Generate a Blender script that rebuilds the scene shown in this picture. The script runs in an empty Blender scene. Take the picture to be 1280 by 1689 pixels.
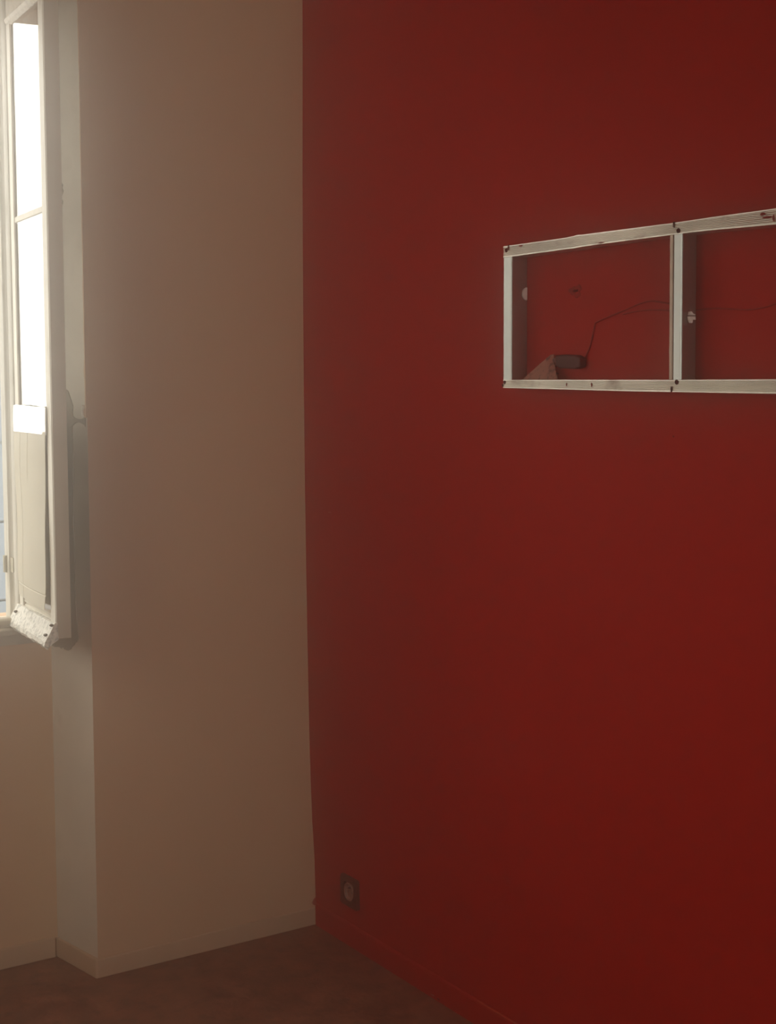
import bpy, bmesh, math, random
from mathutils import Vector
random.seed(4)
PI = math.pi
SC = bpy.context.scene
COL = SC.collection

# ------------------------------------------------------------------ camera
W, H_IMG = 1280, 1689
FOCAL = 2310.0                                   # focal length in pixels (frame is 1280 x 1689)
cam_d = bpy.data.cameras.new('camera')
cam_d.sensor_fit = 'VERTICAL'
cam_d.sensor_height = 36.0
cam_d.lens = 36.0 * FOCAL / H_IMG
cam_d.clip_start = 0.02
cam = bpy.data.objects.new('camera', cam_d)
COL.objects.link(cam)
cam.location = (-1.9307, -3.2553, 1.5)
cam.rotation_euler = (math.radians(90 - 5.256), 0, math.radians(-33.716))
SC.camera = cam

# ------------------------------------------------------------------ daylight and exposure
SKY_STRENGTH = 4.2
world = bpy.data.worlds.new('overcast_sky')
SC.world = world
world.use_nodes = True
bg = world.node_tree.nodes['Background']
bg.inputs['Color'].default_value = (1.0, 0.97, 0.88, 1)
bg.inputs['Strength'].default_value = SKY_STRENGTH

# unseen window (west) and door opening (south), added to fill the room with daylight
XW, YS = -2.2, -4.7                       # west and south walls
WEST_FILL_OPENINGS = [(-1.10, -0.28, 1.15, 2.15)]                # y from, y to, z from, z to
SOUTH_FILL_OPENINGS = [(-1.50, -0.50, 0.15, 2.15)]               # x from, x to, z from, z to
def portal(loc, rot, sx, sy):                               # only guides sampling of the sky through an opening
    d = bpy.data.lights.new('window_portal', 'AREA')
    d.shape = 'RECTANGLE'
    d.size, d.size_y = sx, sy
    d.cycles.is_portal = True
    p = bpy.data.objects.new('window_portal', d)
    COL.objects.link(p)
    p.location, p.rotation_euler = loc, rot
portal((-1.18, 0.46, 1.69), (-PI / 2, 0, 0), 0.90, 1.60)
for a_, b_, c_, d_ in WEST_FILL_OPENINGS:
    portal((XW - .16, (a_ + b_) / 2, (c_ + d_) / 2), (0, -PI / 2, 0), d_ - c_, b_ - a_)
for a_, b_, c_, d_ in SOUTH_FILL_OPENINGS:
    portal(((a_ + b_) / 2, YS - .16, (c_ + d_) / 2), (PI / 2, 0, 0), b_ - a_, d_ - c_)

vs = SC.view_settings
vs.view_transform = 'Standard'
vs.look = 'None'
vs.gamma = 1.0
vs.use_curve_mapping = False
vs.exposure = 0.0
SC.cycles.max_bounces = 12
SC.cycles.diffuse_bounces = 8
SC.cycles.glossy_bounces = 6
SC.cycles.transmission_bounces = 8
SC.cycles.volume_bounces = 4
SC.cycles.sample_clamp_indirect = 8.0
SC.cycles.caustics_reflective = False
SC.cycles.use_denoising = True

# ------------------------------------------------------------------ helpers
def lin(c):
    return tuple((x / 12.92 if x <= 0.04045 else ((x + 0.055) / 1.055) ** 2.4) for x in c)

def mat(name, color, rough=0.6, metal=0.0, spec=0.5, var=0.0, var_scale=6.0, bump=0.0, bump_scale=40.0,
        dark=None, dark_amt=0.0, dark_scale=20.0, stretch=(1, 1, 1), detail=4.0, dark_edge=(0.55, 0.68)):
    m = bpy.data.materials.new(name)
    m.use_nodes = True
    nt = m.node_tree
    N, L = nt.nodes, nt.links
    b = N['Principled BSDF']
    b.inputs['Roughness'].default_value = rough
    b.inputs['Metallic'].default_value = metal
    b.inputs['Specular IOR Level'].default_value = spec
    b.inputs['Base Color'].default_value = (*color, 1)
    tc = N.new('ShaderNodeTexCoord')
    mp = N.new('ShaderNodeMapping')
    mp.inputs['Scale'].default_value = stretch
    L.new(tc.outputs['Object'], mp.inputs['Vector'])
    col = None
    if var > 0:
        n = N.new('ShaderNodeTexNoise')
        n.inputs['Scale'].default_value = var_scale
        n.inputs['Detail'].default_value = detail
        L.new(mp.outputs['Vector'], n.inputs['Vector'])
        r = N.new('ShaderNodeValToRGB')
        r.color_ramp.elements[0].position = 0.3
        r.color_ramp.elements[1].position = 0.7
        r.color_ramp.elements[0].color = (*[x * (1 - var) for x in color], 1)
        r.color_ramp.elements[1].color = (*[min(1, x * (1 + var)) for x in color], 1)
        L.new(n.outputs['Fac'], r.inputs['Fac'])
        col = r.outputs['Color']
    if dark is not None:
        n2 = N.new('ShaderNodeTexNoise')
        n2.inputs['Scale'].default_value = dark_scale
        n2.inputs['Detail'].default_value = 6
        L.new(mp.outputs['Vector'], n2.inputs['Vector'])
        r2 = N.new('ShaderNodeValToRGB')
        r2.color_ramp.elements[0].position = dark_edge[0]
        r2.color_ramp.elements[1].position = dark_edge[1]
        r2.color_ramp.elements[0].color = (0, 0, 0, 1)
        r2.color_ramp.elements[1].color = (dark_amt,) * 3 + (1,)
        L.new(n2.outputs['Fac'], r2.inputs['Fac'])
        mx = N.new('ShaderNodeMix')
        mx.data_type = 'RGBA'
        L.new(r2.outputs['Color'], mx.inputs[0])
        if col is not None:
            L.new(col, mx.inputs[6])
        else:
            mx.inputs[6].default_value = (*color, 1)
        mx.inputs[7].default_value = (*dark, 1)
        col = mx.outputs[2]
    if col is not None:
        L.new(col, b.inputs['Base Color'])
    if bump > 0:
        n3 = N.new('ShaderNodeTexNoise')
        n3.inputs['Scale'].default_value = bump_scale
        n3.inputs['Detail'].default_value = 5
        L.new(mp.outputs['Vector'], n3.inputs['Vector'])
        bp = N.new('ShaderNodeBump')
        bp.inputs['Strength'].default_value = bump
        bp.inputs['Distance'].default_value = 0.004
        L.new(n3.outputs['Fac'], bp.inputs['Height'])
        L.new(bp.outputs['Normal'], b.inputs['Normal'])
    return m

M = {}
M['white_wall'] = mat('matt_beige_wall_paint', (0.60, 0.415, 0.262), rough=0.75, spec=0.25, var=0.03, var_scale=1.6, bump=0.10, bump_scale=14)
M['room_wall'] = mat('matt_cream_wall_paint', (0.66, 0.57, 0.45), rough=0.8, spec=0.2, var=0.02, var_scale=1.5)
M['plaster'] = mat('bare_grey_plaster', (0.66, 0.60, 0.49), rough=0.8, spec=0.25, var=0.05, var_scale=9, bump=0.12, bump_scale=30,
                   dark=(0.42, 0.35, 0.26), dark_amt=0.35, dark_scale=9, dark_edge=(0.6, 0.75))
M['old_paint'] = mat('flaking_beige_paint_layer', (0.33, 0.28, 0.195), rough=0.6, spec=0.3, var=0.05, var_scale=8)
M['red_wall'] = mat('satin_red_wall_paint', (0.325, 0.013, 0.007), rough=0.6, spec=0.08, var=0.05, var_scale=2.2, bump=0.12, bump_scale=22)
M['red_dark'] = mat('red_paint_over_damage', (0.20, 0.013, 0.009), rough=0.7, spec=0.2, var=0.3, var_scale=60, bump=0.3, bump_scale=90)
M['cable_red'] = mat('dark_red_cable_sheath', (0.19, 0.012, 0.009), rough=0.6, spec=0.3)
M['ceiling'] = mat('matt_white_ceiling_paint', (0.70, 0.66, 0.58), rough=0.85, spec=0.2, var=0.02)
M['base'] = mat('painted_beige_baseboard', (0.54, 0.385, 0.255), rough=0.6, spec=0.3, var=0.05, var_scale=7, bump=0.1, bump_scale=25)
M['floor'] = mat('worn_brown_floor_covering', (0.20, 0.080, 0.045), rough=0.75, spec=0.2, var=0.32, var_scale=14, bump=0.5, bump_scale=70,
                 dark=(0.08, 0.03, 0.018), dark_amt=0.8, dark_scale=24, stretch=(1, 1, 1), dark_edge=(0.5, 0.72))
M['old_wood'] = mat('old_cream_window_paint', (0.66, 0.62, 0.51), rough=0.5, spec=0.4, var=0.08, var_scale=18, bump=0.25, bump_scale=60,
                    dark=(0.33, 0.28, 0.20), dark_amt=0.55, dark_scale=26, stretch=(1, 1, 0.3), dark_edge=(0.58, 0.74))
M['frame_paint'] = mat('aged_beige_window_paint', (0.43, 0.355, 0.25), rough=0.5, spec=0.35, var=0.05, var_scale=12, bump=0.1, bump_scale=40)
M['frame_wood'] = mat('weathered_grey_frame_paint', (0.52, 0.49, 0.41), rough=0.55, spec=0.35, var=0.08, var_scale=10, bump=0.25, bump_scale=50,
                      dark=(0.25, 0.22, 0.13), dark_amt=0.7, dark_scale=22, stretch=(1, 1, 0.25), dark_edge=(0.56, 0.72))
M['sill_wood'] = mat('worn_beige_sill_paint', (0.42, 0.36, 0.27), rough=0.6, spec=0.3, var=0.08, var_scale=12, bump=0.2, bump_scale=40)
M['flaking_white'] = mat('flaking_white_weather_bar_paint', (0.74, 0.71, 0.62), rough=0.6, spec=0.3, var=0.1, var_scale=60, bump=0.7, bump_scale=170,
                         dark=(0.24, 0.23, 0.18), dark_amt=0.65, dark_scale=90, dark_edge=(0.50, 0.62))
M['card'] = mat('cream_card_sheet', (0.63, 0.585, 0.465), rough=0.65, spec=0.3, var=0.04, var_scale=10, bump=0.08, bump_scale=30)
M['film'] = mat('glossy_white_film', (0.82, 0.81, 0.76), rough=0.12, spec=0.6)
M['putty'] = mat('white_glazing_putty', (0.80, 0.77, 0.68), rough=0.6, spec=0.3, var=0.12, var_scale=90, bump=0.5, bump_scale=150)
M['alu'] = mat('dull_scuffed_aluminium', (0.62, 0.60, 0.52), rough=0.40, metal=1.0, var=0.16, var_scale=14, bump=0.10, bump_scale=120,
               dark=(0.16, 0.10, 0.07), dark_amt=0.75, dark_scale=30, stretch=(1, 0.5, 1), dark_edge=(0.58, 0.74))
M['alu_clean'] = mat('brushed_aluminium_stile', (0.40, 0.42, 0.385), rough=0.40, metal=1.0, var=0.09, var_scale=20, stretch=(1, 1, 0.12))
M['hole'] = mat('black_screw_recess', (0.012, 0.009, 0.008), rough=0.9, spec=0.1)
M['dent'] = mat('bare_brown_wood', (0.10, 0.075, 0.05), rough=0.9, spec=0.1, var=0.3, var_scale=80)
M['flange'] = mat('brownish_aluminium', (0.30, 0.235, 0.18), rough=0.5, metal=1.0, var=0.15, var_scale=30)  # brown base colour stands in for a different reflection on this strip
M['plastic_white'] = mat('off_white_plastic', (0.86, 0.80, 0.72), rough=0.45, spec=0.4)
M['plastic_black'] = mat('dull_black_plastic', (0.022, 0.014, 0.011), rough=0.6, spec=0.25, var=0.1, var_scale=30)
M['socket_plate'] = mat('dark_brown_socket_plate', (0.050, 0.024, 0.014), rough=0.6, spec=0.25, var=0.15, var_scale=40)
M['socket_core'] = mat('beige_socket_insert', (0.28, 0.165, 0.12), rough=0.5, spec=0.3, var=0.1, var_scale=40)
M['brown_card'] = mat('brown_card_scrap', (0.30, 0.135, 0.095), rough=0.7, spec=0.2, var=0.15, var_scale=30,
                      dark=(0.05, 0.02, 0.015), dark_amt=0.9, dark_scale=55, dark_edge=(0.52, 0.6))
M['iron'] = mat('painted_iron_hinge', (0.42, 0.38, 0.27), rough=0.55, spec=0.3, var=0.12, var_scale=60, bump=0.3, bump_scale=120)
M['facade'] = mat('pale_blue_grey_panel', (0.15, 0.175, 0.20), rough=0.7, spec=0.2, var=0.04, var_scale=3)
M['facade_trim'] = mat('grey_roof_edging', (0.2, 0.2, 0.2), rough=0.7, spec=0.2)
M['street'] = mat('grey_paving', (0.22, 0.21, 0.20), rough=0.9, spec=0.2, var=0.1, var_scale=2)

def translucent(m, amt):
    nt = m.node_tree
    N, L = nt.nodes, nt.links
    b, out = N['Principled BSDF'], N['Material Output']
    tr = N.new('ShaderNodeBsdfTranslucent')
    tr.inputs['Color'].default_value = (0.75, 0.68, 0.52, 1)
    mx = N.new('ShaderNodeMixShader')
    mx.inputs[0].default_value = amt
    L.new(b.outputs[0], mx.inputs[1])
    L.new(tr.outputs[0], mx.inputs[2])
    L.new(mx.outputs[0], out.inputs['Surface'])
translucent(M['card'], 0.22)

def glass():
    m = bpy.data.materials.new('window_glass')
    m.use_nodes = True
    nt = m.node_tree
    N, L = nt.nodes, nt.links
    b = N['Principled BSDF']
    b.inputs['Base Color'].default_value = (0.97, 0.98, 0.96, 1)
    b.inputs['Roughness'].default_value = 0.02
    b.inputs['IOR'].default_value = 1.5
    b.inputs['Transmission Weight'].default_value = 1.0
    return m
M['glass'] = glass()

def link(o, parent=None):
    COL.objects.link(o)
    if parent is not None:
        o.parent = parent
    return o

def obj(name, bm, mats, parent=None, bevel=0.0, seg=2, smooth=False):
    me = bpy.data.meshes.new(name)
    bmesh.ops.recalc_face_normals(bm, faces=bm.faces[:])
    bm.to_mesh(me)
    bm.free()
    for mm in (mats if isinstance(mats, (list, tuple)) else [mats]):
        me.materials.append(mm)
    if smooth:
        for p in me.polygons:
            p.use_smooth = True
    o = bpy.data.objects.new(name, me)
    link(o, parent)
    if bevel > 0:
        md = o.modifiers.new('bevel', 'BEVEL')
        md.width = bevel
        md.segments = seg
        md.limit_method = 'ANGLE'
        md.angle_limit = math.radians(40)
    return o

def empty(name, loc=(0, 0, 0), rz=0.0, parent=None):
    o = bpy.data.objects.new(name, None)
    o.empty_display_size = 0.05
    link(o, parent)
    o.location = loc
    o.rotation_euler = (0, 0, rz)
    return o

def tag(o, label=None, cat=None, group=None, kind=None):
    for k, v in (('label', label), ('category', cat), ('group', group), ('kind', kind)):
        if v:
            o[k] = v
    return o

def box(bm, x0, x1, y0, y1, z0, z1, mi=0):
    v = [bm.verts.new((x, y, z)) for z in (z0, z1) for y in (y0, y1) for x in (x0, x1)]
    for f in ((0, 2, 3, 1), (4, 5, 7, 6), (0, 1, 5, 4), (1, 3, 7, 5), (3, 2, 6, 7), (2, 0, 4, 6)):
        bm.faces.new([v[i] for i in f]).material_index = mi
    return v

def BX(*a):
    bm = bmesh.new()
    box(bm, *a)
    return bm

def prism(bm, pts, a0, a1, axis='z', mi=0):
    """closed outline extruded along an axis: z -> pts (x,y); x -> pts (y,z); y -> pts (x,z)"""
    def mk(p, a):
        return {'z': (p[0], p[1], a), 'x': (a, p[0], p[1]), 'y': (p[0], a, p[1])}[axis]
    lo = [bm.verts.new(mk(p, a0)) for p in pts]
    hi = [bm.verts.new(mk(p, a1)) for p in pts]
    fs = [bm.faces.new(lo), bm.faces.new(hi[::-1])]
    n = len(pts)
    for i in range(n):
        fs.append(bm.faces.new((lo[i], lo[(i + 1) % n], hi[(i + 1) % n], hi[i])))
    for f in fs:
        f.material_index = mi
    return fs

def PR(pts, a0, a1, axis='z'):
    bm = bmesh.new()
    prism(bm, pts, a0, a1, axis)
    return bm

def loft(bm, rings, cap=True):
    vs_ = [[bm.verts.new(p) for p in r] for r in rings]
    n = len(vs_[0])
    for a, b in zip(vs_, vs_[1:]):
        for i in range(n):
            bm.faces.new((a[i], a[(i + 1) % n], b[(i + 1) % n], b[i]))
    if cap:
        bm.faces.new(vs_[0])
        bm.faces.new(vs_[-1][::-1])

def tube(bm, pts, r, n=8):
    pts = [Vector(p) for p in pts]
    rings = []
    for i, p in enumerate(pts):
        t = (pts[min(i + 1, len(pts) - 1)] - pts[max(i - 1, 0)]).normalized()
        u = t.cross(Vector((1, 0, 0)))
        if u.length < 1e-4:
            u = t.cross(Vector((0, 1, 0)))
        u.normalize()
        w = t.cross(u)
        rings.append([p + (u * math.cos(2 * PI * k / n) + w * math.sin(2 * PI * k / n)) * r for k in range(n)])
    loft(bm, rings)

def smooth_path(pts, sub=5):
    pts = [Vector(p) for p in pts]
    out = []
    for i in range(len(pts) - 1):
        p0, p1, p2, p3 = pts[max(i - 1, 0)], pts[i], pts[i + 1], pts[min(i + 2, len(pts) - 1)]
        for k in range(sub):
            t = k / sub
            out.append(0.5 * ((2 * p1) + (p2 - p0) * t + (2 * p0 - 5 * p1 + 4 * p2 - p3) * t * t + (3 * p1 - p0 - 3 * p2 + p3) * t ** 3))
    out.append(pts[-1])
    return out

# ------------------------------------------------------------------ the setting
CEIL = 2.95
RX0, RX1 = -0.6406, -0.675                # right reveal: room edge and window edge
WY = 0.19                                 # plane of the thin wall below the window
OY = 0.45                                 # outer face of the facade
LX0, LX1 = -1.79, -1.755                  # left reveal, out of the photograph
OPEN_R, OPEN_L = -0.757, -1.64            # window opening between the jambs
SILL = 0.884
HEAD = 2.465

o = obj('floor', BX(XW - .15, .15, YS - .15, OY, -0.12, 0.0), M['floor'])
tag(o, kind='structure')
o = obj('ceiling', BX(XW - .15, .15, YS - .15, OY, CEIL, CEIL + .12), M['ceiling'])
tag(o, kind='structure')

# window wall: piers with splayed reveals, thin wall under the window, lintel
bm = bmesh.new()
prism(bm, [(0.15, 0), (RX0, 0), (RX1, WY), (-0.70, WY), (-0.70, OY), (0.15, OY)], 0, CEIL)
prism(bm, [(XW - .15, 0), (LX0, 0), (LX1, WY), (-1.70, WY), (-1.70, OY), (XW - .15, OY)], 0, CEIL)
box(bm, -1.70, -0.70, WY, OY, 0, SILL - .004)
box(bm, -1.70, -0.70, WY, .30, HEAD + .03, CEIL)
box(bm, -1.70, -0.70, .30, OY, 2.443, CEIL)
prism(bm, [(RX0, 0), (RX1, WY), (LX1, WY), (LX0, 0)], 2.62, CEIL)
bm.faces.ensure_lookup_table()
bmesh.ops.recalc_face_normals(bm, faces=bm.faces[:])
for f in bm.faces:                        # the right reveal is bare plaster
    c = f.calc_center_median()
    if abs(f.normal.x) > .9 and -0.68 < c.x < -0.64 and 0 < c.y < WY and c.z < 2:
        f.material_index = 1
wall_n = obj('wall_north', bm, [M['white_wall'], M['plaster']])
tag(wall_n, kind='structure')

# red wall: slightly bowed old wall, so its corner line leans
prof = [(-0.02, 0.0), (0.0, 0.0), (0.06, 0.0), (0.18, -0.003), (0.216, -0.005), (0.30, -0.010), (0.39, -0.0135), (0.55, -0.018), (0.729, -0.021),
        (0.97, -0.0245), (1.227, -0.0274), (1.45, -0.029), (1.712, -0.030), (2.03, -0.0298), (2.25, -0.028), (2.496, -0.0268), (2.95, -0.024)]
bm = bmesh.new()
prism(bm, [(x, z) for z, x in prof] + [(0.15, 2.95), (0.15, -0.02)], YS - .15, 0.012, 'y')
wall_e = obj('wall_east', bm, M['red_wall'])
tag(wall_e, kind='structure')
def pierced(name, lo, hi, openings, along, near, far):
    bm = bmesh.new()
    def bb(u0, u1, z0, z1):
        box(bm, *((near, far, u0, u1) if along == 'y' else (u0, u1, near, far)), z0, z1)
    us = [lo] + [v for w in sorted(openings) for v in w[:2]] + [hi]
    for k in range(0, len(us), 2):
        bb(us[k], us[k + 1], 0, CEIL)
    for a_, b_, c_, d_ in openings:
        bb(a_, b_, 0, c_)
        bb(a_, b_, d_, CEIL)
    tag(obj(name, bm, M['room_wall']), kind='structure')
pierced('wall_west', YS, 0.0, WEST_FILL_OPENINGS, 'y', XW - .15, XW)
pierced('wall_south', XW - .15, 0.15, SOUTH_FILL_OPENINGS, 'x', YS - .15, YS)
def casing(name, loc, rz, width, height):
    w2 = tag(empty(name, loc, rz), kind='structure')
    hw = width / 2
    for b in ((-hw, -hw + .05, .04, .10, 0, height), (hw - .05, hw, .04, .10, 0, height)):
        obj('jamb', BX(*b), M['frame_paint'], w2, bevel=.003)
    for b in ((-hw + .05, hw - .05, .04, .10, height - .05, height), (-hw + .05, hw - .05, .04, .10, 0, .05)):
        obj('rail', BX(*b), M['frame_paint'], w2, bevel=.003)
n_ = 2
for a_, b_, c_, d_ in WEST_FILL_OPENINGS:
    casing('window_%d' % n_, (XW, (a_ + b_) / 2, c_), PI / 2, b_ - a_, d_ - c_)  # casing of the unseen window added for fill light
    n_ += 1
for a_, b_, c_, d_ in SOUTH_FILL_OPENINGS:
    casing('fill_door_1', ((a_ + b_) / 2, YS, c_), PI, b_ - a_, d_ - c_)  # casing of the unseen door opening added for fill light

# baseboards
bm = bmesh.new()
prism(bm, [(0.012, 0.002), (0.012, -0.005), (RX0 - .004, -0.005), (RX0 - .004, 0.002)], 0, 0.050)
tag(obj('baseboard_north', bm, M['base'], bevel=0.003), kind='structure')
ux, uy = (RX1 - RX0), WY
ul = math.hypot(ux, uy)
nx, ny = -uy / ul, ux / ul                # pointing away from the reveal, to the window side
bm = bmesh.new()
prism(bm, [(RX0 + .002, -0.004), (RX0 + nx * .007, -0.0045), (RX1 + nx * .007, WY - .001), (RX1 + .002, WY - .001)], 0, 0.052)
tag(obj('baseboard_reveal', bm, M['base'], bevel=0.003), kind='structure')
tag(obj('baseboard_window', BX(-1.75, RX1 - .008, WY - .008, WY + .002, 0, 0.055), M['base'], bevel=0.003), kind='structure')
bm = bmesh.new()
prism(bm, [(0.013, 0.0), (-0.004, 0.0), (-0.0045, 0.054), (-0.0035, 0.059), (-0.001, 0.0625), (0.013, 0.063)], YS, -0.0055, 'y')
tag(obj('baseboard_east', bm, M['red_wall']), kind='structure')

# ------------------------------------------------------------------ flaked paint on the reveal (part of the window wall)
def on_reveal(t, z, off):
    return (RX0 + ux / ul * t + nx * off, uy / ul * t + ny * off, z)

def layer(name, outline, thick, m):
    bm = bmesh.new()
    lo = [bm.verts.new(on_reveal(t, z, -0.001)) for t, z in outline]
    hi = [bm.verts.new(on_reveal(t, z, thick)) for t, z in outline]
    bm.faces.new(lo)
    bm.faces.new(hi[::-1])
    n = len(outline)
    for i in range(n):
        bm.faces.new((lo[i], lo[(i + 1) % n], hi[(i + 1) % n], hi[i]))
    return obj(name, bm, m, wall_n)

def rag(pts, amp, step):
    """roughen an open polyline of (t, z)"""
    out = []
    for (a, b), (c, d) in zip(pts, pts[1:]):
        n = max(1, int(math.hypot(c - a, d - b) / step))
        for k in range(n):
            f = k / n
            j = 0 if k == 0 else amp
            out.append((a + (c - a) * f + random.uniform(-j, j), b + (d - b) * f + random.uniform(-j, j) * .5))
    out.append(pts[-1])
    return out

edge = ([(0.110, 2.60), (0.110, 2.283), (0.102, 1.998), (0.096, 1.990), (0.088, 1.983), (0.091, 1.976), (0.086, 1.968), (0.093, 1.960), (0.098, 1.953),
         (0.090, 1.944), (0.091, 1.938), (0.099, 1.932), (0.095, 1.924), (0.096, 1.786), (0.100, 1.488), (0.094, 1.485), (0.084, 1.481), (0.080, 1.474), (0.075, 1.466),
         (0.068, 1.455), (0.062, 1.443), (0.065, 1.430), (0.063, 1.419), (0.055, 1.415), (0.047, 1.413), (0.030, 1.412), (0.016, 1.414), (0.0075, 1.418), (0.0075, 1.394),
         (0.014, 1.399), (0.028, 1.403), (0.045, 1.404), (0.058, 1.400), (0.068, 1.394)])
edge += rag([(0.068, 1.394), (0.067, 1.31), (0.072, 1.15), (0.070, 1.0), (0.064, 0.90), (0.060, 0.862)], 0.0015, 0.05)[1:]
edge += [(0.066, 0.853), (0.074, 0.850), (0.080, 0.843), (0.090, 0.838), (0.097, 0.830), (0.110, 0.825), (0.126, 0.826), (0.134, 0.832), (0.141, 0.826), (0.150, 0.829), (0.170, 0.826), (0.188, 0.828)]
layer('paint_layer', edge + [(0.188, 2.60)], 0.0022, M['old_paint'])
strip = [(0.0005, 2.60)] + rag([(0.004, 2.60), (0.0035, 2.2), (0.004, 1.9), (0.005, 1.7), (0.004, 1.56), (0.0075, 1.53), (0.005, 1.50), (0.006, 1.44)], 0.0012, 0.03) + \
        [(0.011, 1.436), (0.013, 1.428), (0.010, 1.420), (0.0065, 1.416), (0.0005, 1.416)]
layer('paint_edge', strip, 0.003, M['white_wall'])
tag(layer('paint_curl', [(0.0115, 1.447), (0.014, 1.440), (0.0155, 1.432), (0.0150, 1.424), (0.0125, 1.417), (0.0095, 1.417), (0.0120, 1.425), (0.0125, 1.433), (0.0105, 1.441)], 0.007, M['putty']),
    'pale curl of loose paint')

# ------------------------------------------------------------------ window: fixed frame and the open casement
win = tag(empty('window_1', (OPEN_R, WY, SILL)), kind='structure')
def wpart(name, bm, m, **k):
    o = obj(name, bm, m, win, **k)
    o.matrix_parent_inverse.identity()
    for v in o.data.vertices:
        v.co -= Vector((OPEN_R, WY, SILL))
    return o

jp = [(-0.672, .1895), (-0.748, .1895), (-0.7555, .197), (-0.757, .204), (-0.757, .222), (-0.753, .226), (-0.753, .234), (-0.756, .240), (-0.7615, .246),
      (-0.7615, .264), (-0.757, .268), (-0.757, .293), (-0.752, .298), (-0.69, .298)]
wpart('jamb', PR(jp, SILL, HEAD + .03), M['frame_wood'], bevel=0.0012)
jl = [(OPEN_L + OPEN_R - x, y) for x, y in jp]
wpart('jamb', PR(jl, SILL, HEAD + .03), M['frame_wood'], bevel=0.0012)
hp = [(.188, HEAD + .045), (.188, HEAD + .005), (.20, HEAD), (.222, HEAD), (.226, HEAD + .007), (.236, HEAD + .007), (.24, HEAD), (.293, HEAD), (.298, HEAD + .005), (.298, HEAD + .045)]
wpart('head_rail', PR(hp, OPEN_L + .002, OPEN_R - .002, 'x'), M['frame_wood'], bevel=0.0012)
sp = [(.1885, SILL), (.1865, .893), (.1885, .903), (.195, .907), (.222, .907), (.228, .899), (.26, .899), (.298, .892), (.298, SILL)]
wpart('bottom_rail', PR(sp, OPEN_L + .002, OPEN_R - .002, 'x'), M['sill_wood'], bevel=0.0012)
bm = bmesh.new()
prism(bm, [(.215, .8645), (.176, .8645), (.1735, .868), (.1735, .879), (.177, .8838), (.215, .8838)], -1.72, -0.705, 'x')
wpart('sill_board', bm, M['sill_wood'], bevel=0.0015)
wpart('apron_moulding', PR([(.192, .838), (.187, .839), (.1845, .846), (.1845, .8645), (.192, .8645)], -1.70, -0.70, 'x'), M['sill_wood'])
wpart('outer_sill', PR([(.298, .86), (.298, .888), (.50, .872), (.50, .84), (.45, .84)], -1.70, -0.70, 'x'), M['plaster'])

# hinge on the jamb
bm = bmesh.new()
tube(bm, [(-0.7605, .270, 1.015), (-0.7605, .270, 1.0585)], 0.0085, 12)
hg = wpart('hinge', bm, M['iron'], smooth=False)
o = obj('hinge_plate', BX(-0.7585, -0.7555, .224, .262, 1.018, 1.056), M['iron'], hg, bevel=0.001)
for v in o.data.vertices:
    v.co -= Vector((OPEN_R, WY, SILL))
bm = bmesh.new()
tube(bm, [(-0.7575, .262, .9), (-0.7575, .262, 1.016)], 0.0035, 8)
o = obj('pin', bm, M['iron'], hg)
for v in o.data.vertices:
    v.co -= Vector((OPEN_R, WY, SILL))

# casement: local x runs from the hinge to the free edge, local -y is the outer face
A = math.radians(4.8)
LEAF = empty('casement', (-0.7544 - OPEN_R, 0.195 - WY, -SILL), math.atan2(-math.cos(A), -math.sin(A)), win)
LEAF.rotation_euler.x = 0.0
WL, Z0, Z1, TH = 0.334, 0.905, 2.455, 0.036
def lp(name, bm, m, **k):
    return obj(name, bm, m, LEAF, **k)

def wob(zs, amp):
    return [random.uniform(-amp, amp) for _ in zs]

def leaf_stile(t0, t1, wobble_side):
    bm = bmesh.new()
    zs = [Z0 + (Z1 - Z0) * i / 24 for i in range(25)]
    w = wob(zs, 0.0012)
    rings = []
    for z, e in zip(zs, w):
        a = t0 + (e if wobble_side < 0 else 0)
        b = t1 + (e if wobble_side > 0 else 0)
        rings.append([(a, 0.003, z), (a + .003, 0, z), (b - .003, 0, z), (b, 0.003, z), (b, TH, z), (a, TH, z)])
    loft(bm, rings)
    for f in bm.faces:
        f.material_index = 0 if all(v.co.y < 0.004 for v in f.verts) else 1
    return bm
lp('stile', leaf_stile(0.004, 0.040, 1), [M['old_wood'], M['frame_paint']])
lp('stile', leaf_stile(0.292, WL, -1), [M['old_wood'], M['frame_paint']])
lp('top_rail', PR([(0, 2.382), (TH, 2.382), (TH, Z1), (0, Z1)], 0.038, 0.294, 'x'), M['old_wood'], bevel=0.0015)
# glazing bar between the two panes
lp('glazing_bar', PR([(0.002, 1.893), (0.012, 1.888), (TH - .004, 1.888), (TH, 1.893), (TH, 1.905), (TH - .004, 1.910), (0.012, 1.910), (0.002, 1.905)], 0.038, 0.294, 'x'), M['old_wood'])
# bottom rail with its bead
lp('bottom_rail', PR([(0.004, Z0), (0.004, .946), (0.008, .949), (0.004, .952), (0.003, .957), (0.006, .961), (0.010, .964), (TH, .964), (TH, Z0)], 0.038, 0.294, 'x'), M['old_wood'])
def pane(z0, z1):
    return BX(0.036, 0.296, 0.0046, 0.0082, z0, z1)
lp('glass_pane', pane(1.904, 2.388), M['glass'])
lp('glass_pane', pane(0.960, 1.894), M['glass'])
# putty fillet under the top rail
bm = bmesh.new()
rings = []
for i in range(22):
    t = 0.012 + i * (0.29 - 0.012) / 21
    e = random.uniform(-.0016, .0016)
    rings.append([(t, -0.004, 2.387 + e), (t, -0.0065, 2.381), (t, -0.003, 2.373 + e), (t, 0.0045, 2.366 + e), (t, 0.0045, 2.386)])
loft(bm, rings)
lp('putty', bm, M['putty'])
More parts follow.
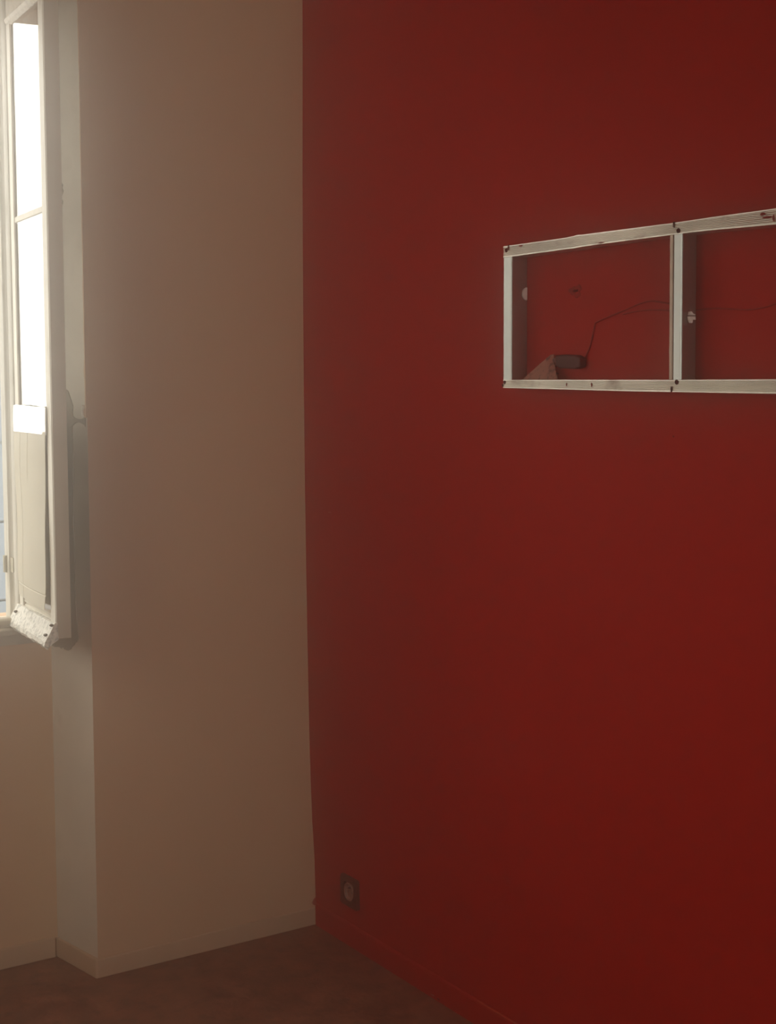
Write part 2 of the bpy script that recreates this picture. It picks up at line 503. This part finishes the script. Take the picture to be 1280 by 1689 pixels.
# weather bar: a sloping drip moulding across the bottom
bm = bmesh.new()
rings = []
for i in range(30):
    t = -0.012 + i * (WL + 0.012 + .001) / 29
    e = [random.uniform(-.0012, .0012) for _ in range(6)]
    rings.append([(t, 0.004, .943), (t, -0.004 + e[0], .941 + e[0]), (t, -0.013 + e[1], .922 + e[1]), (t, -0.026 + e[2], .900 + e[2]),
                  (t, -0.028 + e[3], .890 + e[3]), (t, -0.021 + e[4], .881 + e[4]), (t, -0.010, .893), (t, 0.006, .903)])
loft(bm, rings)
wb = lp('weather_bar', bm, M['flaking_white'])
for t, z, y in ((0.315, .913, -.0195), (0.327, .937, -.0085), (0.012, .925, -.013)):       # dark dents where the paint is gone
    bm = bmesh.new()
    bmesh.ops.create_icosphere(bm, subdivisions=2, radius=1)
    for v in bm.verts:
        v.co = Vector((t + v.co.x * .012, y + v.co.y * .0045, z + v.co.z * .0035 + v.co.x * .002))
    obj('dent', bm, M['dent'], wb)
# card sheet covering the lower pane, creased, its lower corner standing off
def sheet_pt(u, v):
    """u across (0..1), v up (0..1): outer surface of the card"""
    z = 0.968 + (1.387 - 0.968) * v
    right = 0.293 + 0.006 * math.sin(v * 7) - 0.010 * (1 - v) ** 3
    left = 0.006 + 0.006 * math.sin(v * 5 + 1)
    t = left + (right - left) * u
    off = 0.003 + 0.004 * math.sin(v * 5.0) ** 2 * u + 0.010 * u * (1 - v) ** 2 + 0.0015 * math.sin(9 * v + 3 * u)
    z -= 0.006 * (1 - v) * math.sin(u * 3.1) * .5
    return t, -off, z
us = [0, .05, .12, .19, .20, .21, .3, .43, .44, .45, .6, .75, .85, .93, 1]
vs2 = [0, .05, .074, .08, .086, .12, .2, .3, .4, .5, .6, .7, .76, .775, .79, .88, 1]
bm = bmesh.new()
grid = []
for v in vs2:
    row = []
    for u in us:
        t, y, z = sheet_pt(u, v)
        if abs(u - .20) < .004: y += 0.0012
        if abs(u - .44) < .004 and v > .75: y += 0.0012
        if abs(v - .08) < .003: y += 0.0016
        row.append((t, y, z))
    grid.append(row)
f_ = [[bm.verts.new(p) for p in r] for r in grid]
b_ = [[bm.verts.new((p[0], p[1] + .0012, p[2])) for p in r] for r in grid]
for i in range(len(grid) - 1):
    for j in range(len(us) - 1):
        bm.faces.new((f_[i][j], f_[i][j + 1], f_[i + 1][j + 1], f_[i + 1][j]))
        bm.faces.new((b_[i][j], b_[i + 1][j], b_[i + 1][j + 1], b_[i][j + 1]))
R_, C_ = len(grid) - 1, len(us) - 1
for i in range(R_):
    bm.faces.new((f_[i][0], f_[i + 1][0], b_[i + 1][0], b_[i][0]))
    bm.faces.new((f_[i][C_], b_[i][C_], b_[i + 1][C_], f_[i + 1][C_]))
for j in range(C_):
    bm.faces.new((f_[0][j], b_[0][j], b_[0][j + 1], f_[0][j + 1]))
    bm.faces.new((f_[R_][j], f_[R_][j + 1], b_[R_][j + 1], b_[R_][j]))
tag(lp('card_sheet', bm, M['card']), 'cream card sheet fixed over the lower glass')
bm = bmesh.new()
rings = []
for i in range(13):
    t = 0.004 + i * (0.300 - 0.004) / 12
    e = random.uniform(-.002, .002)
    rings.append([(t, -0.0052, 1.380), (t, -0.0058, 1.41), (t, -0.0045, 1.446 + e), (t, -0.0025, 1.446 + e), (t, -0.003, 1.380)])
loft(bm, rings)
tag(lp('film_strip', bm, M['film']), 'glossy white strip above the card sheet')

# ------------------------------------------------------------------ scattering volume added to stand in for lens glare around the window
hz = bpy.data.materials.new('lens_glare_scatter')
hz.use_nodes = True
nt = hz.node_tree
nt.nodes.remove(nt.nodes['Principled BSDF'])
sv = nt.nodes.new('ShaderNodeVolumeScatter')
sv.inputs['Color'].default_value = (1.0, 0.98, 0.94, 1)
sv.inputs['Density'].default_value = 0.125
sv.inputs['Anisotropy'].default_value = 0.95
nt.links.new(sv.outputs[0], nt.nodes['Material Output'].inputs['Volume'])
o = obj('glare_volume', BX(XW - .10, 0.10, YS - .10, 0.43, -0.05, CEIL + .05), hz)
tag(o, 'added scattering volume standing in for lens glare by the window', 'glare_volume', kind='stuff')

# ------------------------------------------------------------------ outside the window
tag(obj('street', BX(-40, 40, OY, 60, -3.7, -3.5), M['street']), kind='structure')
nb = tag(empty('building', (3.4, 5.6, -3.5)), 'pale blue-grey panelled building seen through the window beside the jamb', 'building')
obj('wall', BX(-2.98, 2.98, 0.03, 5.0, 0.0, 6.5), M['facade_trim'], nb)
pm = None
zt = -3.5 + 0.04
for k in range(12):
    z1 = 0.10 - 3.5 * 0 + 0.51 * (k - 6)
    if z1 < -3.45: continue
    if pm is None:
        p_ = obj('facade_panel', BX(-3.0, 3.0, 0.0, 0.03, 0.008, 0.502), M['facade'], nb)
        pm = p_.data
    else:
        p_ = bpy.data.objects.new('facade_panel', pm)
        link(p_, nb)
    p_.location = (0, 0, z1 + 3.5)
obj('roof', BX(-3.1, 3.1, -0.1, 5.1, 6.5, 6.7), M['facade_trim'], nb)

# ------------------------------------------------------------------ aluminium framework on the red wall
FX = -0.068                                # plane of its front
WX = -0.0285                               # meets the wall here
fr = tag(empty('metal_framework', (WX, -1.42, 1.485)), 'scuffed aluminium two-bay framework fixed to the red wall', 'metal frame')
FO = Vector((WX, -1.42, 1.485))
def fpart(name, bm, m, parent=None, **k):
    for v in bm.verts:
        v.co -= FO
    return obj(name, bm, m, parent or fr, **k)

def rail(stations, ridges, notch=None):
    """horizontal bar: stations are (y, z bottom, z top); the front carries fine lengthwise grooves"""
    pr_ = [(WX, 0.0), (FX + .0015, 0.0), (FX, 0.03)]
    n = ridges
    for k in range(n):
        s0 = 0.10 + 0.80 * k / n
        pr_ += [(FX, s0), (FX + .0008, s0 + .32 * .80 / n), (FX + .0008, s0 + .58 * .80 / n), (FX, s0 + .8 / n)]
    pr_ += [(FX, 0.97), (FX + .0015, 1.0), (WX, 1.0)]
    bm = bmesh.new()
    loft(bm, [[(x, y, zb + (zt_ - zb) * s) for x, s in pr_] for y, zb, zt_ in stations])
    return bm
YL, YM, YR = -0.902, -1.398, -1.955
top_l = [(-0.902, 1.7635, 1.7877), (-0.94, 1.7632, 1.7880), (-1.0, 1.7640, 1.7882), (-1.06, 1.7645, 1.7885), (-1.10, 1.7652, 1.7888), (-1.125, 1.7648, 1.7900), (-1.135, 1.7655, 1.7915),
         (-1.15, 1.7660, 1.7905), (-1.22, 1.7670, 1.7905), (-1.30, 1.7675, 1.7902), (-1.3975, 1.7680, 1.7902)]
top_r = [(-1.3975, 1.7680, 1.7904), (-1.44, 1.7685, 1.7908), (-1.50, 1.7675, 1.7915), (-1.56, 1.7660, 1.7918), (-1.6345, 1.7645, 1.7922), (-1.75, 1.764, 1.792), (-1.955, 1.764, 1.792)]
bot_l = [(-0.9045, 1.4897, 1.5072), (-1.0, 1.4885, 1.5074), (-1.1, 1.487, 1.5072), (-1.2, 1.4855, 1.5070), (-1.3, 1.484, 1.5068), (-1.3995, 1.4834, 1.5066)]
bot_r = [(-1.3995, 1.4834, 1.5066), (-1.5, 1.4825, 1.5068), (-1.6446, 1.4816, 1.5071), (-1.955, 1.4805, 1.5071)]
fpart('top_rail', rail(top_l, 7), M['alu'])
fpart('top_rail', rail(top_r, 7), M['alu'])
fpart('bottom_rail', rail(bot_l, 7), M['alu'])
fpart('bottom_rail', rail(bot_r, 9), M['alu'])

def stile(ya, yb, z0, z1, back, dy=0.0):
    """upright between the rails; ya is its window-side edge, yb its other edge (more negative)"""
    w = ya - yb
    P = [(back, ya)]
    P += [(FX + .001, ya - .0002), (FX, ya - .0015), (FX, yb + .0062), (FX + .0012, yb + .0056), (FX + .0012, yb + .0048), (FX - .0015, yb + .0042), (FX - .0018, yb + .001), (FX - .0006, yb), (back, yb)]
    bm = bmesh.new()
    loft(bm, [[(x, y, z0) for x, y in P], [(x, y + dy, z1) for x, y in P]])
    return bm
fpart('stile', stile(-0.9048, -0.9365, 1.5068, 1.7634, WX, 0.002), M['alu_clean'])
st2 = fpart('stile', stile(-1.4030, -1.4265, 1.5064, 1.7682, -.0345, 0.004), M['alu_clean'])
bm = bmesh.new()
fl = [(-.0345, -1.4028), (FX + .006, -1.4028), (FX + .006, -1.4012), (FX + .002, -1.4006), (FX + .0012, -1.3985), (FX + .0022, -1.3915), (-.0345, -1.3915)]
loft(bm, [[(x, y, 1.5064) for x, y in fl], [(x, y + .004, 1.7682) for x, y in fl]])
tag(fpart('flange', bm, M['flange']), 'dull brownish flange beside the bright stile')
fpart('stile', stile(-1.9240, -1.9550, 1.5068, 1.7642, WX), M['alu_clean'])
for y, z, s in ((-0.9115, 1.7785, .0054), (-1.4095, 1.7745, .0060), (-0.9095, 1.5020, .0050), (-1.4125, 1.5022, .0062)):
    bm = bmesh.new()
    bmesh.ops.create_cone(bm, cap_ends=True, segments=8, radius1=s, radius2=s * .8, depth=0.004)
    for v in bm.verts:
        v.co = Vector((FX - v.co.z * .5 + .001, y + v.co.x, z + v.co.y))
    tag(fpart('screw', bm, M['hole']), 'black recessed screw')
for y, z, h in ((-0.9195, 1.7835, .011), (-1.3985, 1.7865, .010), (-1.4000, 1.4885, .010), (-0.903, 1.4955, .006)):
    tag(fpart('joint_gap', BX(FX - .0009, FX + .003, y - .0016, y + .0016, z - h / 2, z + h / 2), M['hole']), 'dark gap where two lengths meet')
# dents along the top rail
for y, z, a, b in ((-0.960, 1.7835, .006, .0022), (-1.205, 1.7700, .010, .0016), (-1.6060, 1.7845, .006, .003), (-1.6160, 1.7790, .010, .0022), (-1.1085, 1.4975, .0012, .003), (-1.183, 1.497, .0012, .004), (-1.6300, 1.776, .002, .006)):
    bm = bmesh.new()
    n = 9
    pts = [(y + a * math.cos(2 * PI * k / n) * random.uniform(.6, 1.1), z + b * math.sin(2 * PI * k / n) * random.uniform(.6, 1.1)) for k in range(n)]
    prism(bm, pts, FX - .0007, FX + .003, 'x')
    fpart('dent', bm, M['red_dark'])
# half-round white cap on the inner side of the first stile, white clip on the second
bm = bmesh.new()
pts = [(-0.0312, 1.6876 + .0138)] + [(-0.0312 - .0125 * math.sin(PI * k / 12), 1.6876 + .0138 * math.cos(PI * k / 12)) for k in range(1, 12)] + [(-0.0312, 1.6876 - .0138)]
prism(bm, pts, -0.9385, -0.9345, 'y')
tag(fpart('cap', bm, M['plastic_white'], bevel=0.0008), 'white half-round plastic cap')
bm = bmesh.new()
prism(bm, [(-0.058, 1.6226), (-0.044, 1.6226), (-0.043, 1.6246), (-0.049, 1.6256), (-0.051, 1.6290), (-0.055, 1.6294), (-0.056, 1.6249)], -1.4325, -1.4255, 'y')
cl = tag(fpart('clip', bm, M['plastic_white'], bevel=0.0006), 'small white plastic clip')
bm = bmesh.new()
prism(bm, [(-0.058, 1.6205), (-0.043, 1.6205), (-0.042, 1.6147), (-0.049, 1.6144), (-0.050, 1.6086), (-0.053, 1.6083), (-0.057, 1.6141)], -1.4325, -1.4255, 'y')
fpart('clip_tongue', bm, M['plastic_white'], cl, bevel=0.0006)

# ------------------------------------------------------------------ electrical remains inside the framework
def wall_x(z):
    for (z0, x0), (z1, x1) in zip(prof, prof[1:]):
        if z0 <= z <= z1:
            return x0 + (x1 - x0) * (z - z0) / (z1 - z0)
    return 0

cb = tag(empty('connector_block', (-0.042, -1.092, 1.530)), 'black cable connector lying against the red wall in the first bay', 'connector')
CO = Vector((-0.042, -1.092, 1.530))
def cpart(name, bm, m, **k):
    for v in bm.verts:
        v.co -= CO
    return obj(name, bm, m, cb, **k)
cpart('body', PR([(-1.050, 1.5570), (-1.052, 1.5350), (-1.066, 1.5300), (-1.112, 1.5285), (-1.126, 1.5320), (-1.127, 1.5500), (-1.112, 1.5560), (-1.08, 1.5580)], -0.050, -0.0305, 'x'), M['plastic_black'], bevel=0.003)
cpart('cable_grip', PR([(-1.036, 1.550), (-1.036, 1.544), (-1.051, 1.540), (-1.051, 1.553)], -0.044, -0.034, 'x'), M['plastic_black'], bevel=0.001)
bm = bmesh.new()
tube(bm, smooth_path([(-0.040, -1.048, 1.538), (-0.042, -1.040, 1.530), (-0.042, -1.044, 1.522), (-0.041, -1.052, 1.519)]), 0.0018, 6)
cpart('lead', bm, M['plastic_black'])

bm = bmesh.new()
out = [(-0.956, 1.5078), (-1.010, 1.5500), (-1.020, 1.5585), (-1.030, 1.5590), (-1.036, 1.5480), (-1.052, 1.5270), (-1.070, 1.5078)]
lo = [bm.verts.new((-0.056 + (z - 1.5078) * .44, y, z)) for y, z in out]
hi = [bm.verts.new((-0.058 + (z - 1.5078) * .44, y, z)) for y, z in out]
bm.faces.new(lo); bm.faces.new(hi[::-1])
for i in range(len(out)):
    j = (i + 1) % len(out)
    bm.faces.new((lo[i], lo[j], hi[j], hi[i]))
scrap = tag(obj('card_scrap', bm, M['brown_card']), 'torn brown card scrap leaning inside the framework beside the black connector', 'card scrap')

def cable(pts, r, label):
    P = []
    for y, z in pts:
        P.append((wall_x(z) - r * .9, y, z))
    bm = bmesh.new()
    tube(bm, smooth_path(P, 4), r, 8)
    return tag(obj('cable', bm, M['cable_red'], smooth=True), label, 'cable')
cable([(-1.121, 1.552), (-1.134, 1.570), (-1.141, 1.590), (-1.146, 1.606), (-1.150, 1.618), (-1.160, 1.622), (-1.185, 1.629), (-1.232, 1.640), (-1.250, 1.645), (-1.280, 1.652), (-1.307, 1.655), (-1.340, 1.650), (-1.383, 1.642)],
      0.0016, 'dark red cable rising from the black connector along the wall')
cable([(-1.229, 1.633), (-1.255, 1.636), (-1.285, 1.638), (-1.33, 1.637), (-1.40, 1.632), (-1.46, 1.634), (-1.52, 1.630), (-1.555, 1.628), (-1.59, 1.632), (-1.62, 1.637), (-1.72, 1.642), (-1.92, 1.636)],
      0.0014, 'thin dark red cable passing behind the middle stile into the second bay')

bm = bmesh.new()
prism(bm, [(-0.013, 0.064), (-0.006, 0.073), (0.001, 0.079), (0.002, 0.052), (-0.004, 0.056), (-0.009, 0.058)], -0.003, 0.004, 'y')
tag(obj('paint_smear', bm, M['red_wall'], wall_e), 'red paint smear over the corner above the baseboard')
def chip(parent, y, z, w, h, m, x):
    bm = bmesh.new()
    n = 9
    prism(bm, [(y + w * math.cos(2 * PI * k / n) * random.uniform(.6, 1.1), z + h * math.sin(2 * PI * k / n) * random.uniform(.6, 1.1)) for k in range(n)], x - .0006, x + .003, 'x')
    return obj('chip', bm, m, parent)
M['chip'] = mat('pale_undercoat', (0.42, 0.30, 0.22), rough=0.8, spec=0.2)
base_e = bpy.data.objects['baseboard_east']
tag(chip(wall_e, -0.1262, 1.1627, .0075, .0014, M['chip'], wall_x(1.1627)), 'small pale scratch')
chip(wall_e, -1.3683, 1.4005, .0022, .0022, M['hole'], wall_x(1.4005))
tag(chip(base_e, -0.565, 0.008, .010, .0016, M['chip'], -.0041), 'pale chip at the floor line')
chip(base_e, -0.590, 0.007, .006, .003, M['hole'], -.0041)
bm = bmesh.new()
tube(bm, [(-0.0030, -0.745 - .06 * k, 0.0605 + random.uniform(-.0006, .0006)) for k in range(14)], 0.0022, 6)
tag(obj('worn_edge', bm, mat('worn_orange_red_paint', (0.40, 0.055, 0.02), rough=0.6, spec=0.15), base_e), 'worn orange-red top edge')
# damaged spot in the wall above the connector (part of the wall)
bm = bmesh.new()
c0 = Vector((0, -1.0905, 1.6850))
n = 22
rings = []
for rr, dx in ((1.0, 0.0006), (.8, -0.0012), (.5, -0.0008), (.28, 0.0004)):
    ring = []
    for k in range(n):
        a = 2 * PI * k / n
        q = rr * (1 + .22 * math.sin(3 * a + 1) + .12 * math.sin(7 * a)) + random.uniform(-.04, .04)
        y, z = c0.y + .020 * q * math.cos(a), c0.z + .013 * q * math.sin(a)
        ring.append((wall_x(z) + dx, y, z))
    rings.append(ring)
loft(bm, rings)
tag(obj('damaged_spot', bm, M['red_dark'], wall_e), 'chipped dark patch in the red paint')
bm = bmesh.new()
prism(bm, [(-1.083, 1.686), (-1.087, 1.6885), (-1.093, 1.6875), (-1.097, 1.6885), (-1.096, 1.684), (-1.090, 1.6825), (-1.085, 1.6835)], -0.0318, -0.028, 'x')
obj('hole', bm, M['hole'], wall_e)

# ------------------------------------------------------------------ wall socket by the corner
sx = wall_x(0.155) + 0.001
so = tag(empty('wall_socket', (sx, -0.190, 0.153)), 'dark brown wall socket low on the red wall near the corner', 'socket')
def spart(name, bm, m, parent=None, **k):
    return obj(name, bm, m, parent or so, **k)
bm = bmesh.new()
a, b2 = 0.041, 0.0225
# plate with an opening: ring of outer rounded square and inner square
def rsq(h, r, n=4):
    pts = []
    for cx_, cy_, st in ((h - r, h - r, 0), (-h + r, h - r, PI / 2), (-h + r, -h + r, PI), (h - r, -h + r, 1.5 * PI)):
        for k in range(n + 1):
            an = st + PI / 2 * k / n
            pts.append((cx_ + r * math.cos(an), cy_ + r * math.sin(an)))
    return pts
ro, ri = rsq(0.041, 0.006), rsq(0.0255, 0.012)
lv = []
for ring, x in ((ro, 0.0), (ro, -0.009), ([(p[0] * .95, p[1] * .95) for p in ro], -0.0115), (ri, -0.0105), (ri, -0.003)):
    lv.append([bm.verts.new((x, p[0], p[1])) for p in ring])
for q, w in zip(lv, lv[1:]):
    for i in range(len(q)):
        bm.faces.new((q[i], q[(i + 1) % len(q)], w[(i + 1) % len(q)], w[i]))
bm.faces.new(lv[0]); bm.faces.new(lv[-1][::-1])
spart('plate', bm, M['socket_plate'])
# round insert with a sunken well
bm = bmesh.new()
n = 28
lv = []
for r, x in ((.0245, -0.002), (.0245, -0.0095), (.0232, -0.0108), (.0205, -0.0108), (.0195, -0.0100), (.0190, -0.004), (.002, -0.004)):
    lv.append([bm.verts.new((x, r * math.cos(2 * PI * k / n), r * math.sin(2 * PI * k / n))) for k in range(n)])
for q, w in zip(lv, lv[1:]):
    for i in range(n):
        bm.faces.new((q[i], q[(i + 1) % n], w[(i + 1) % n], w[i]))
bm.faces.new(lv[0]); bm.faces.new(lv[-1][::-1])
ins = tag(spart('insert', bm, M['socket_core']), 'beige round socket insert')
for y in (0.0095, -0.0095):
    bm = bmesh.new()
    bmesh.ops.create_cone(bm, cap_ends=True, segments=10, radius1=.0027, radius2=.0027, depth=.002)
    for v in bm.verts:
        v.co = Vector((-0.0042 + v.co.z * .5, y + v.co.x, v.co.y - .002))
    obj('contact_hole', bm, M['hole'], ins)
bm = bmesh.new()
tube(bm, [(-0.004, 0, .011), (-0.012, 0, .011)], 0.0024, 10)
obj('earth_pin', bm, M['socket_plate'], ins)
